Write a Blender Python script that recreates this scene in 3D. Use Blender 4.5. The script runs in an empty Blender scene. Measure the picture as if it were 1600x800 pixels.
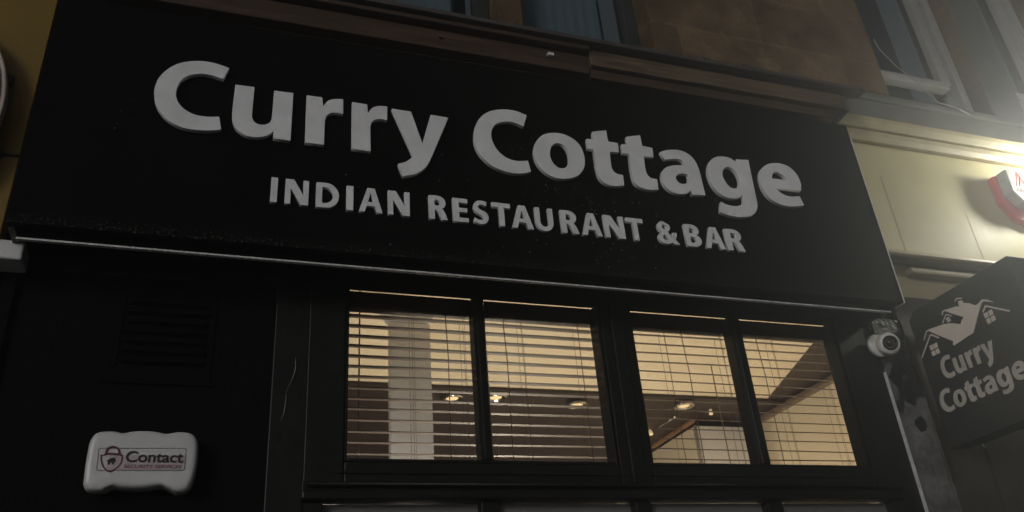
import bpy, bmesh, math, random, json
from mathutils import Vector, Matrix
random.seed(7)
sc = bpy.context.scene
COL = sc.collection
R = math.radians

# ------------------------------------------------------------------ camera, sky, light, exposure
cam_d = bpy.data.cameras.new('camera'); cam = bpy.data.objects.new('camera', cam_d); COL.objects.link(cam)
cam_d.sensor_width = 36.0; cam_d.lens = 29.787; cam_d.clip_start = 0.02; cam_d.clip_end = 2000
yaw, pitch, roll = 0.36378155, 0.49799612, -0.08620901
f = Vector((math.sin(yaw)*math.cos(pitch), math.cos(yaw)*math.cos(pitch), math.sin(pitch)))
r0 = Vector((math.cos(yaw), -math.sin(yaw), 0)); u0 = r0.cross(f)
rr = math.cos(roll)*r0 + math.sin(roll)*u0; uu = -math.sin(roll)*r0 + math.cos(roll)*u0
M = Matrix.Identity(4)
for i in range(3):
    M[i][0] = rr[i]; M[i][1] = uu[i]; M[i][2] = -f[i]
M[0][3], M[1][3], M[2][3] = 0.0, -2.6, 1.6
cam.matrix_world = M
sc.camera = cam

SUN_EL, SUN_AZ = 12.0, 222.0        # a low, weak, broad night-time street glow from behind the camera
world = bpy.data.worlds.new('World'); sc.world = world; world.use_nodes = True
wn = world.node_tree; bg = wn.nodes['Background']
sky = wn.nodes.new('ShaderNodeTexSky'); sky.sky_type = 'NISHITA'; sky.sun_disc = False
sky.sun_elevation = R(SUN_EL); sky.sun_rotation = R(SUN_AZ)
hs = wn.nodes.new('ShaderNodeHueSaturation'); hs.inputs['Saturation'].default_value = 0.15
wn.links.new(sky.outputs[0], hs.inputs['Color']); wn.links.new(hs.outputs[0], bg.inputs[0]); bg.inputs[1].default_value = 0.022
sun_d = bpy.data.lights.new('sun', 'SUN'); sun = bpy.data.objects.new('sun', sun_d); COL.objects.link(sun)
sun_d.energy = 2.05; sun_d.angle = R(12); sun_d.color = (1.0, 0.965, 0.93)
sdir = Vector((math.sin(R(SUN_AZ))*math.cos(R(SUN_EL)), math.cos(R(SUN_AZ))*math.cos(R(SUN_EL)), math.sin(R(SUN_EL))))
sun.rotation_euler = sdir.to_track_quat('Z', 'Y').to_euler(); sun.location = (-3, -12, 8)
sc.view_settings.view_transform = 'Standard'; sc.view_settings.look = 'None'
sc.view_settings.exposure = 0.0; sc.view_settings.gamma = 1.0
sc.cycles.use_denoising = True
sc.cycles.max_bounces = 8; sc.cycles.transparent_max_bounces = 16; sc.cycles.volume_bounces = 0
sc.cycles.sample_clamp_indirect = 4.0
LAMP_POWER, LAMP_LOC = 40.0, (3.97, -0.38, 3.82)
HAZE = 0.075
ROOM_POWER = 120.0

# ------------------------------------------------------------------ materials
def nodes_of(m): return m.node_tree.nodes, m.node_tree.links
def mat(name, col, rough=0.6, metal=0.0, var=0.0, scale=6.0, col2=None, bump=0.0, bscale=60.0, spec=0.5, coat=0.0):
    m = bpy.data.materials.new(name); m.use_nodes = True
    n, l = nodes_of(m); b = n['Principled BSDF']
    b.inputs['Base Color'].default_value = (*col, 1); b.inputs['Roughness'].default_value = rough
    b.inputs['Metallic'].default_value = metal; b.inputs['Specular IOR Level'].default_value = spec
    b.inputs['Coat Weight'].default_value = coat
    tc = n.new('ShaderNodeTexCoord')
    if var > 0 or col2:
        nz = n.new('ShaderNodeTexNoise'); nz.inputs['Scale'].default_value = scale; nz.inputs['Detail'].default_value = 8
        nz.inputs['Roughness'].default_value = 0.65; l.new(tc.outputs['Object'], nz.inputs['Vector'])
        cr = n.new('ShaderNodeValToRGB'); cr.color_ramp.elements[0].position = 0.32; cr.color_ramp.elements[1].position = 0.68
        c2 = col2 or tuple(min(1, c*(1+var)) for c in col); c1 = col if col2 else tuple(c*(1-var) for c in col)
        cr.color_ramp.elements[0].color = (*c1, 1); cr.color_ramp.elements[1].color = (*c2, 1)
        l.new(nz.outputs['Fac'], cr.inputs['Fac']); l.new(cr.outputs['Color'], b.inputs['Base Color'])
        mr = n.new('ShaderNodeMapRange'); mr.inputs['To Min'].default_value = max(0.03, rough-0.12); mr.inputs['To Max'].default_value = min(1, rough+0.12)
        l.new(nz.outputs['Fac'], mr.inputs['Value']); l.new(mr.outputs['Result'], b.inputs['Roughness'])
    if bump > 0:
        nb = n.new('ShaderNodeTexNoise'); nb.inputs['Scale'].default_value = bscale; nb.inputs['Detail'].default_value = 6
        l.new(tc.outputs['Object'], nb.inputs['Vector'])
        bp = n.new('ShaderNodeBump'); bp.inputs['Strength'].default_value = bump; bp.inputs['Distance'].default_value = 0.01
        l.new(nb.outputs['Fac'], bp.inputs['Height']); l.new(bp.outputs['Normal'], b.inputs['Normal'])
    return m
def glass(name, tint=(1, 1, 1), rough=0.0, ior=1.45):
    m = bpy.data.materials.new(name); m.use_nodes = True; n, l = nodes_of(m); n.remove(n['Principled BSDF'])
    t = n.new('ShaderNodeBsdfTransparent'); t.inputs[0].default_value = (*tint, 1)
    g = n.new('ShaderNodeBsdfGlossy'); g.inputs['Roughness'].default_value = rough
    fr = n.new('ShaderNodeFresnel'); fr.inputs['IOR'].default_value = ior
    mx = n.new('ShaderNodeMixShader'); ge = n.new('ShaderNodeNewGeometry'); su = n.new('ShaderNodeMath'); su.operation = 'SUBTRACT'; su.use_clamp = True; l.new(fr.outputs[0], su.inputs[0]); l.new(ge.outputs['Backfacing'], su.inputs[1]); l.new(su.outputs[0], mx.inputs[0]); l.new(t.outputs[0], mx.inputs[1]); l.new(g.outputs[0], mx.inputs[2])
    l.new(mx.outputs[0], n['Material Output'].inputs['Surface']); return m
def emit(name, col, s):
    m = bpy.data.materials.new(name); m.use_nodes = True; n, l = nodes_of(m); b = n['Principled BSDF']
    b.inputs['Base Color'].default_value = (*col, 1); b.inputs['Emission Color'].default_value = (*col, 1); b.inputs['Emission Strength'].default_value = s
    return m

# black sign board: satin paint with dried specks, cobweb threads and a dusty lower edge
def board_material():
    m = mat('board_paint', (0.0032, 0.0032, 0.0032), 0.5, var=0.35, scale=5, bump=0.06, bscale=35, spec=0.03)
    n, l = nodes_of(m); b = n['Principled BSDF']; tc = n.new('ShaderNodeTexCoord')
    base = b.inputs['Base Color'].links[0].from_socket
    v = n.new('ShaderNodeTexVoronoi'); v.inputs['Scale'].default_value = 62; v.inputs['Randomness'].default_value = 1
    l.new(tc.outputs['Object'], v.inputs['Vector'])
    lt = n.new('ShaderNodeMath'); lt.operation = 'LESS_THAN'; lt.inputs[1].default_value = 0.13; l.new(v.outputs['Distance'], lt.inputs[0])
    nz = n.new('ShaderNodeTexNoise'); nz.inputs['Scale'].default_value = 4.2; nz.inputs['Detail'].default_value = 4; l.new(tc.outputs['Object'], nz.inputs['Vector'])
    gt = n.new('ShaderNodeMapRange'); gt.inputs['From Min'].default_value = 0.55; gt.inputs['From Max'].default_value = 0.72
    l.new(nz.outputs['Fac'], gt.inputs['Value'])
    mu = n.new('ShaderNodeMath'); mu.operation = 'MULTIPLY'; l.new(lt.outputs[0], mu.inputs[0]); l.new(gt.outputs[0], mu.inputs[1])
    sx = n.new('ShaderNodeSeparateXYZ'); l.new(tc.outputs['Object'], sx.inputs[0])
    ed = n.new('ShaderNodeMapRange'); ed.inputs['From Min'].default_value = 0.045; ed.inputs['From Max'].default_value = 0.0
    l.new(sx.outputs['Z'], ed.inputs['Value'])
    n2 = n.new('ShaderNodeTexNoise'); n2.inputs['Scale'].default_value = 130; n2.inputs['Detail'].default_value = 4; l.new(tc.outputs['Object'], n2.inputs['Vector'])
    g2 = n.new('ShaderNodeMapRange'); g2.inputs['From Min'].default_value = 0.52; g2.inputs['From Max'].default_value = 0.75; l.new(n2.outputs['Fac'], g2.inputs['Value'])
    m2 = n.new('ShaderNodeMath'); m2.operation = 'MULTIPLY'; l.new(ed.outputs[0], m2.inputs[0]); l.new(g2.outputs[0], m2.inputs[1])
    ad = n.new('ShaderNodeMath'); ad.operation = 'MAXIMUM'; l.new(mu.outputs[0], ad.inputs[0]); l.new(m2.outputs[0], ad.inputs[1])
    sc2 = n.new('ShaderNodeMath'); sc2.operation = 'MULTIPLY'; sc2.inputs[1].default_value = 0.38; l.new(ad.outputs[0], sc2.inputs[0])
    mx = n.new('ShaderNodeMixRGB'); mx.inputs['Color2'].default_value = (0.22, 0.21, 0.19, 1)
    l.new(sc2.outputs[0], mx.inputs['Fac']); l.new(base, mx.inputs['Color1']); l.new(mx.outputs[0], b.inputs['Base Color'])
    return m
def sandstone_material():
    m = mat('sandstone', (0.075, 0.046, 0.022), 0.9, col2=(0.215, 0.145, 0.082), scale=4.5, bump=0.9, bscale=38, spec=0.2)
    n, l = nodes_of(m); b = n['Principled BSDF']; base = b.inputs['Base Color'].links[0].from_socket
    tc = n.new('ShaderNodeTexCoord'); sx = n.new('ShaderNodeSeparateXYZ'); l.new(tc.outputs['Object'], sx.inputs[0])
    cb = n.new('ShaderNodeCombineXYZ'); l.new(sx.outputs['X'], cb.inputs['X']); l.new(sx.outputs['Z'], cb.inputs['Y'])
    mp = n.new('ShaderNodeMapping'); mp.inputs['Location'].default_value = (0.02, 0.06, 0); l.new(cb.outputs[0], mp.inputs['Vector'])
    br = n.new('ShaderNodeTexBrick'); br.inputs['Scale'].default_value = 1.0; br.inputs['Brick Width'].default_value = 0.95; br.inputs['Row Height'].default_value = 0.31
    br.inputs['Mortar Size'].default_value = 0.004; br.inputs['Mortar Smooth'].default_value = 0.3
    br.inputs['Color1'].default_value = (1, 1, 1, 1); br.inputs['Color2'].default_value = (0.66, 0.64, 0.62, 1); br.inputs['Mortar'].default_value = (1.35, 1.3, 1.2, 1)
    l.new(mp.outputs[0], br.inputs['Vector'])
    ns = n.new('ShaderNodeTexNoise'); ns.inputs['Scale'].default_value = 42; ns.inputs['Detail'].default_value = 9; ns.inputs['Roughness'].default_value = .75; l.new(tc.outputs['Object'], ns.inputs['Vector'])
    ms = n.new('ShaderNodeMapRange'); ms.inputs['From Min'].default_value = .35; ms.inputs['From Max'].default_value = .65; ms.inputs['To Min'].default_value = .62; ms.inputs['To Max'].default_value = 1.2; l.new(ns.outputs['Fac'], ms.inputs['Value'])
    mg = n.new('ShaderNodeMixRGB'); mg.blend_type = 'MULTIPLY'; mg.inputs['Fac'].default_value = 1; l.new(base, mg.inputs['Color1']); l.new(ms.outputs[0], mg.inputs['Color2']); base = mg.outputs[0]
    mx = n.new('ShaderNodeMixRGB'); mx.blend_type = 'MULTIPLY'; mx.inputs['Fac'].default_value = 1; l.new(base, mx.inputs['Color1']); l.new(br.outputs['Color'], mx.inputs['Color2'])
    l.new(mx.outputs[0], b.inputs['Base Color'])
    return m
def peel_material():
    # grey stone showing in ragged patches where the black paint has come away
    m = mat('peeling_paint', (0.125, 0.122, 0.116), 0.55, var=0.6, scale=16, bump=1.0, bscale=40)
    n, l = nodes_of(m); b = n['Principled BSDF']; base = b.inputs['Base Color'].links[0].from_socket
    tc = n.new('ShaderNodeTexCoord'); sx = n.new('ShaderNodeSeparateXYZ'); l.new(tc.outputs['Object'], sx.inputs[0])
    nz = n.new('ShaderNodeTexNoise'); nz.inputs['Scale'].default_value = 9; nz.inputs['Detail'].default_value = 5; l.new(tc.outputs['Object'], nz.inputs['Vector'])
    mr = n.new('ShaderNodeMapRange'); mr.inputs['From Min'].default_value = 2.42; mr.inputs['From Max'].default_value = 2.80; mr.inputs['To Min'].default_value = -0.30; mr.inputs['To Max'].default_value = 0.13
    l.new(sx.outputs['Z'], mr.inputs['Value'])
    ad = n.new('ShaderNodeMath'); ad.operation = 'ADD'; l.new(nz.outputs['Fac'], ad.inputs[0]); l.new(mr.outputs[0], ad.inputs[1])
    cr = n.new('ShaderNodeMapRange'); cr.inputs['From Min'].default_value = 0.47; cr.inputs['From Max'].default_value = 0.485; l.new(ad.outputs[0], cr.inputs['Value'])
    mx = n.new('ShaderNodeMixRGB'); mx.inputs['Color2'].default_value = (0.014, 0.014, 0.013, 1); l.new(cr.outputs[0], mx.inputs['Fac']); l.new(base, mx.inputs['Color1']); l.new(mx.outputs[0], b.inputs['Base Color'])
    return m
def wood_grain(name, c1, c2, rough=0.5):
    m = mat(name, c1, rough); n, l = nodes_of(m); b = n['Principled BSDF']; tc = n.new('ShaderNodeTexCoord')
    mp = n.new('ShaderNodeMapping'); mp.inputs['Scale'].default_value = (1.2, 14, 14); l.new(tc.outputs['Object'], mp.inputs['Vector'])
    nz = n.new('ShaderNodeTexNoise'); nz.inputs['Scale'].default_value = 4; nz.inputs['Detail'].default_value = 7; l.new(mp.outputs[0], nz.inputs['Vector'])
    cr = n.new('ShaderNodeValToRGB'); cr.color_ramp.elements[0].position = .35; cr.color_ramp.elements[1].position = .7
    cr.color_ramp.elements[0].color = (*c1, 1); cr.color_ramp.elements[1].color = (*c2, 1); l.new(nz.outputs['Fac'], cr.inputs['Fac']); l.new(cr.outputs[0], b.inputs['Base Color'])
    bp = n.new('ShaderNodeBump'); bp.inputs['Strength'].default_value = .35; bp.inputs['Distance'].default_value = .004; l.new(nz.outputs['Fac'], bp.inputs['Height']); l.new(bp.outputs[0], b.inputs['Normal'])
    return m

MT = dict(
 board=board_material(), stone=sandstone_material(), peel=peel_material(),
 letter=mat('letter_acrylic', (0.78, 0.78, 0.785), 0.6, var=0.10, scale=9, bump=0.03, bscale=18, spec=0.12),
 render=mat('black_render', (0.003, 0.003, 0.003), 0.8, var=0.3, scale=12, bump=0.5, bscale=90, spec=0.08),
 frame=mat('black_gloss_timber', (0.010, 0.010, 0.009), 0.42, var=0.3, scale=18, bump=0.12, bscale=50, spec=0.22),
 timber=wood_grain('weathered_timber', (0.045, 0.027, 0.013), (0.17, 0.12, 0.068), 0.8),
 darktimber=wood_grain('dark_timber', (0.03, 0.016, 0.009), (0.07, 0.038, 0.02), 0.8),
 lead=mat('lead_flashing', (0.06, 0.05, 0.045), 0.7, var=0.4, scale=20, bump=0.3, bscale=30),
 alu=mat('aluminium_edge', (0.75, 0.74, 0.72), 0.42, metal=0.0, var=0.2, scale=30),
 whiteplastic=mat('white_plastic', (0.63, 0.63, 0.62), 0.35, var=0.05, scale=10),
 camwhite=mat('camera_shell', (0.72, 0.70, 0.66), 0.3, var=0.04, scale=10),
 blackplastic=mat('black_plastic', (0.006, 0.006, 0.007), 0.12),
 maroon=mat('label_maroon', (0.10, 0.012, 0.028), 0.5, var=0.1, scale=40),
 ink=mat('label_black', (0.012, 0.012, 0.014), 0.5, var=0.1, scale=40),
 labelpink=mat('label_ground', (0.50, 0.42, 0.43), 0.5, var=0.05, scale=30),
 yellow=mat('mustard_paint', (0.19, 0.112, 0.0003), 0.55, var=0.12, scale=3, bump=0.1, bscale=25),
 cream=mat('cream_paint', (0.47, 0.425, 0.235), 0.55, var=0.08, scale=4, bump=0.08, bscale=20),
 creamtrim=mat('cream_trim', (0.38, 0.33, 0.19), 0.5, var=0.12, scale=12, bump=0.15, bscale=40),
 ceil=mat('ceiling_paint', (0.72, 0.615, 0.44), 0.8, var=0.05, scale=2),
 brown=wood_grain('brown_ceiling', (0.014, 0.006, 0.0035), (0.030, 0.013, 0.008), 0.5),
 greystone=mat('grey_painted_stone', (0.085, 0.085, 0.075), 0.85, var=0.25, scale=5, bump=0.3, bscale=30),
 column=mat('column_paint', (0.86, 0.85, 0.84), 0.6, var=0.05, scale=5),
 slat=mat('blind_slat', (0.055, 0.030, 0.015), 0.48, var=0.15, scale=25),
 cord=mat('blind_cord', (0.16, 0.11, 0.07), 0.8, var=0.1, scale=30),
 chrome=mat('chrome', (0.75, 0.72, 0.66), 0.15, metal=1.0, var=0.05, scale=20),
 copper=mat('copper_trim', (0.75, 0.40, 0.20), 0.3, metal=0.6, var=0.1, scale=20),
 pane=glass('window_glass', ior=1.33), oldpane=glass('upper_glass', (0.82, 0.88, 0.9), 0.04, 1.3),
 dustmat=mat('dust_grey', (0.10, 0.095, 0.09), 0.9, var=0.3, scale=40),
 frost=mat('frosted_film', (0.17, 0.165, 0.16), 0.4, var=0.12, scale=5),  # glass reflection painted in as pale grey
 curtain=mat('pale_curtain', (0.19, 0.21, 0.225), 0.9, var=0.08, scale=3),
 darkcloth=mat('dark_void', (0.02, 0.022, 0.022), 0.9, var=0.2, scale=2),
 sash=mat('white_sash_paint', (0.28, 0.275, 0.26), 0.5, var=0.15, scale=12, bump=0.1, bscale=30),
 signblack=mat('sign_panel', (0.028, 0.027, 0.025), 0.42, var=0.15, scale=6),
 signtext=mat('sign_lettering', (0.62, 0.57, 0.50), 0.5, var=0.12, scale=20),
 signlogo=mat('sign_emblem', (0.90, 0.80, 0.69), 0.5, var=0.06, scale=20),
 brownwall=mat('brown_painted_wall', (0.034, 0.027, 0.018), 0.6, var=0.2, scale=6, bump=0.2, bscale=20),
 red=mat('red_plastic', (0.60, 0.05, 0.045), 0.35, var=0.05, scale=20),
 dustywhite=mat('dusty_white_plastic', (0.42, 0.42, 0.415), 0.4, var=0.08, scale=20),
 galv=mat('dark_steel', (0.10, 0.10, 0.10), 0.4, metal=0.8, var=0.2, scale=20),
 lens=emit('lamp_lens', (1.0, 0.97, 0.86), 60.0), bulb=emit('bulb_glow', (1.0, 0.78, 0.45), .45), globe=emit('globe_glow', (1.0, 0.80, 0.50), 8.0),
 paving=mat('paving', (0.13, 0.125, 0.12), 0.85, var=0.2, scale=3, bump=0.4, bscale=30),
 asphalt=mat('asphalt', (0.05, 0.05, 0.05), 0.9, var=0.2, scale=8, bump=0.5, bscale=80),
 wire=mat('cable_sheath', (0.30, 0.28, 0.25), 0.6, var=0.1, scale=30),
 cream2=mat('oval_sign_rim', (0.60, 0.52, 0.44), 0.5, var=0.1, scale=10),
 maroon2=mat('oval_sign_face', (0.16, 0.05, 0.035), 0.5, var=0.4, scale=14),
)

# ------------------------------------------------------------------ builders
class MB:
    def __init__(s): s.b = bmesh.new()
    def box(s, x0, x1, y0, y1, z0, z1):
        vs = [s.b.verts.new(p) for p in [(x0,y0,z0),(x1,y0,z0),(x1,y1,z0),(x0,y1,z0),(x0,y0,z1),(x1,y0,z1),(x1,y1,z1),(x0,y1,z1)]]
        for q in [(0,3,2,1),(4,5,6,7),(0,1,5,4),(1,2,6,5),(2,3,7,6),(3,0,4,7)]: s.b.faces.new([vs[i] for i in q])
        return s
    def prism(s, pts, axis, a, b):
        # pts 2-D; axis 'x': (y,z), 'y': (x,z), 'z': (x,y); swept from a to b
        def P(p, t): return {'x': (t, p[0], p[1]), 'y': (p[0], t, p[1]), 'z': (p[0], p[1], t)}[axis]
        A = [s.b.verts.new(P(p, a)) for p in pts]; B = [s.b.verts.new(P(p, b)) for p in pts]; n = len(pts)
        s.b.faces.new(A); s.b.faces.new(B[::-1])
        for i in range(n): s.b.faces.new([A[i], B[i], B[(i+1) % n], A[(i+1) % n]])
        return s
    def tube(s, pts, r, n=8, cap=True):
        pts = [Vector(p) for p in pts]; rings = []
        up = Vector((0.03, 0.02, 1)) if abs((pts[-1]-pts[0]).normalized().z) < .9 else Vector((1, 0.05, 0))
        for i, p in enumerate(pts):
            t = (pts[min(i+1, len(pts)-1)] - pts[max(i-1, 0)]).normalized(); a = t.cross(up).normalized(); b = t.cross(a)
            ri = r[i] if isinstance(r, (list, tuple)) else r
            rings.append([s.b.verts.new(p + ri*(math.cos(2*math.pi*k/n)*a + math.sin(2*math.pi*k/n)*b)) for k in range(n)])
        for i in range(len(rings)-1):
            for k in range(n): s.b.faces.new([rings[i][k], rings[i][(k+1) % n], rings[i+1][(k+1) % n], rings[i+1][k]])
        if cap: s.b.faces.new(rings[0][::-1]); s.b.faces.new(rings[-1])
        return s
    def lathe(s, prof, c, d, n=32):
        # prof: (distance along d, radius)
        d = Vector(d).normalized(); a = d.orthogonal().normalized(); b = d.cross(a); c = Vector(c); rings = []
        for t, r in prof:
            rings.append([s.b.verts.new(c + t*d + max(r, 1e-4)*(math.cos(2*math.pi*k/n)*a + math.sin(2*math.pi*k/n)*b)) for k in range(n)])
        for i in range(len(rings)-1):
            for k in range(n): s.b.faces.new([rings[i][k], rings[i][(k+1) % n], rings[i+1][(k+1) % n], rings[i+1][k]])
        s.b.faces.new(rings[0][::-1]); s.b.faces.new(rings[-1]); return s
    def build(s, name, m, parent=None, bevel=0.0, smooth=False):
        bmesh.ops.recalc_face_normals(s.b, faces=s.b.faces)
        me = bpy.data.meshes.new(name); s.b.to_mesh(me); s.b.free()
        return finish(name, me, m, parent, bevel, smooth)
def root_of(o):
    while o.parent: o = o.parent
    return o
def finish(name, me, m, parent=None, bevel=0.0, smooth=False):
    o = bpy.data.objects.new(name, me); COL.objects.link(o); me.materials.append(m)
    if smooth:
        for p in me.polygons: p.use_smooth = True
    if parent:
        L = root_of(parent).location; me.transform(Matrix.Translation(-L)); o.parent = parent
    if bevel:
        bv = o.modifiers.new('bevel', 'BEVEL'); bv.width = bevel; bv.segments = 2; bv.limit_method = 'ANGLE'; bv.angle_limit = R(35)
    return o
def rebase(o, loc):
    o.data.transform(Matrix.Translation(-Vector(loc))); o.location = loc; return o
def tag(o, label, cat=None, group=None, kind=None):
    if label: o['label'] = label
    if cat: o['category'] = cat
    if group: o['group'] = group
    if kind: o['kind'] = kind
    return o
def thing(name, label, cat, loc, group=None):
    o = bpy.data.objects.new(name, None); COL.objects.link(o); o.empty_display_size = .1; o.location = loc
    return tag(o, label, cat, group)
def copy_tree(o, dx, label=None, parent=None):
    c = o.copy(); COL.objects.link(c)
    if parent: c.parent = parent
    else: c.location = o.location + Vector(dx)
    if label: c['label'] = label
    for ch in list(o.children): copy_tree(ch, None, None, c)
    return c
def smooth_path(pts):
    # pts (x, y, corner): Catmull-Rom between corners
    n = len(pts); out = []
    for i in range(n):
        p1, p2 = pts[i], pts[(i+1) % n]; out.append((p1[0], p1[1]))
        if p1[2] and p2[2]: continue
        p0 = pts[i-1] if not p1[2] else (2*p1[0]-p2[0], 2*p1[1]-p2[1]); p3 = pts[(i+2) % n] if not p2[2] else (2*p2[0]-p1[0], 2*p2[1]-p1[1])
        for k in range(1, 6):
            t = k/6
            out.append(tuple(.5*((2*p1[j]) + (-p0[j]+p2[j])*t + (2*p0[j]-5*p1[j]+4*p2[j]-p3[j])*t*t + (-p0[j]+3*p1[j]-3*p2[j]+p3[j])*t**3) for j in (0, 1)))
    return out
def shape_mesh(loops, depth, bevel=0.0, to='xz', back=0.0):
    """Filled flat shape (loops may contain holes) with real thickness. to: 'xz' faces -Y at y=back; 'yz' faces -X at x=back"""
    cu = bpy.data.curves.new('shape', 'CURVE'); cu.dimensions = '2D'; cu.fill_mode = 'BOTH'; cu.extrude = depth/2; cu.bevel_depth = bevel; cu.offset = -bevel
    for lp in loops:
        sp = cu.splines.new('POLY'); sp.points.add(len(lp)-1); sp.use_cyclic_u = True
        for q, p in zip(sp.points, lp): q.co = (p[0], p[1], 0, 1)
    return curve_to_mesh(cu, depth/2+bevel, to, back)
def curve_to_mesh(cu, half, to, back):
    o = bpy.data.objects.new('tmp', cu); COL.objects.link(o)
    dg = bpy.context.evaluated_depsgraph_get(); me = bpy.data.meshes.new_from_object(o.evaluated_get(dg))
    bpy.data.objects.remove(o); bpy.data.curves.remove(cu)
    if to == 'xz': T = Matrix(((1,0,0,0),(0,0,-1,back-half),(0,1,0,0),(0,0,0,1)))
    else: T = Matrix(((0,0,-1,back-half),(-1,0,0,0),(0,1,0,0),(0,0,0,1)))
    me.transform(T); me.materials.clear(); return me
def text_mesh(s, x0, x1, z, h, depth, off, to='xz', back=0.0):
    cu = bpy.data.curves.new('lettering', 'FONT'); cu.body = s; cu.extrude = depth/2; cu.offset = off
    o = bpy.data.objects.new('tmp', cu); COL.objects.link(o); dg = bpy.context.evaluated_depsgraph_get()
    me = bpy.data.meshes.new_from_object(o.evaluated_get(dg)); bpy.data.objects.remove(o); bpy.data.curves.remove(cu)
    xs = [v.co.x for v in me.vertices]; ys = [v.co.y for v in me.vertices]; a, b, c, d = min(xs), max(xs), min(ys), max(ys)
    for v in me.vertices:
        X = x0 + (v.co.x-a)/(b-a)*(x1-x0); Z = z + (v.co.y-c)/(d-c)*h; D = -v.co.z
        v.co = (X, back-depth/2+D, Z) if to == 'xz' else (back-depth/2+D, -X, Z)
    me.materials.clear(); return me
def stroke(pts, w, closed=False):
    """polyline -> list of quads (2-D) with mitred joins"""
    pts = [Vector(p[:2]) for p in pts]; n = len(pts); L, Rr = [], []
    for i in range(n):
        a = pts[i-1] if (i or closed) else None; b = pts[(i+1) % n] if (i < n-1 or closed) else None
        d1 = (pts[i]-a).normalized() if a is not None else (b-pts[i]).normalized(); d2 = (b-pts[i]).normalized() if b is not None else d1
        nn = Vector((-d1.y-d2.y, d1.x+d2.x)); nn.normalize(); k = w/2/max(.35, nn.dot(Vector((-d1.y, d1.x)))); L.append(pts[i]+nn*k); Rr.append(pts[i]-nn*k)
    if closed: return [[tuple(p) for p in L], [tuple(p) for p in Rr]]
    return [[tuple(p) for p in L+Rr[::-1]]]
# cap-height 1 bold sans capitals, width 1 (scaled to fit)
def arc(cx, cy, rx, ry, a0, a1, n=10): return [(cx+rx*math.cos(R(a0+(a1-a0)*k/n)), cy+ry*math.sin(R(a0+(a1-a0)*k/n))) for k in range(n+1)]
CAPS = {
 'I': [[(0,0),(1,0),(1,1),(0,1)]],
 'N': [[(0,0),(.24,0),(.23,.62),(.66,0),(1,0),(1,1),(.76,1),(.77,.40),(.36,1),(0,1)]],
 'D': [[(0,0.0),(.30,-.01)]+arc(.42,.5,.58,.51,-80,80,14)+[(.30,1.01),(0,1)], [(.26,.18),(.26,.82)]+arc(.36,.5,.38,.325,85,-85,12)],
 'A': [[(0,0),(.25,0),(.33,.25),(.66,.25),(.74,0),(1,0),(.66,1),(.35,1)], [(.38,.42),(.495,.80),(.61,.42)]],
 'E': [[(0,0),(1,0),(1,.18),(.40,.18),(.40,.42),(.93,.42),(.93,.60),(.40,.60),(.40,.82),(.97,.82),(.97,1),(0,1)]],
 'T': [[(.355,0),(.645,0),(.645,.81),(1,.81),(1,1),(0,1),(0,.81),(.355,.81)]],
 'U': [[(0,1),(0,.40)]+arc(.5,.36,.5,.38,180,360,14)+[(1,1),(.74,1)]+[(.74,.40)]+arc(.5,.37,.24,.20,0,-180,10)+[(.26,1)]],
 'R': [[(0,0),(.31,0),(.31,.39),(.40,.385),(.50,.34),(.58,.22),(.66,0),(1,0),(.90,.24),(.80,.40),(.70,.46)]+arc(.46,.71,.46,.30,-50,88,12)+[(.30,1.01),(0,.995)], [(.31,.58),(.31,.82)]+arc(.40,.70,.22,.125,85,-85,8)],
 'B': [[(0,0.0),(.30,-.012)]+arc(.50,.28,.50,.292,-85,45,9)+[(.70,.52)]+arc(.48,.74,.46,.272,-38,88,9)+[(.28,1.01),(0,.995)], [(.30,.17),(.30,.43)]+arc(.44,.30,.25,.13,80,-80,8), [(.30,.60),(.30,.83)]+arc(.42,.715,.20,.115,80,-80,8)],
 '&': [arc(.30,.745,.26,.265,215,40,14)+arc(.34,.76,.30,.25,38,-35,6)+[(.49,.53),(.66,.33),(.70,.42),(.72,.53),(.93,.53),(.90,.36),(.82,.21),(1,0),(.73,0),(.66,.07)]+arc(.36,.26,.36,.28,-50,-230,14)+[(.20,.53)], arc(.36,.76,.11,.11,0,-360,12)[:-1], [(.31,.42),(.24,.36),(.22,.26),(.27,.18),(.36,.15),(.46,.16),(.53,.20)]],
}
sS = arc(.44,.705,.42,.30,42,265,14)+[(.48,.40),(.62,.36),(.68,.28),(.60,.20),(.44,.17),(.25,.19),(.06,.25),(.0,.06),(.20,.0)]+arc(.50,.29,.50,.305,-105,60,14)+[(.60,.57),(.42,.63),(.32,.71),(.38,.79),(.52,.83),(.68,.815),(.86,.77),(.93,.94)]
CAPS['S'] = [arc(.50,.29,.50,.305,-125,60,14)+[(.62,.575),(.44,.63),(.335,.71),(.38,.80),(.52,.835),(.70,.82),(.86,.77),(.94,.945),(.76,.995),(.52,1.012),(.28,.98),(.10,.88),(.03,.72),(.07,.57),(.20,.475),(.42,.41),(.60,.35),(.675,.28),(.62,.19),(.47,.165),(.28,.185),(.07,.25),(.0,.065)]]

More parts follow.
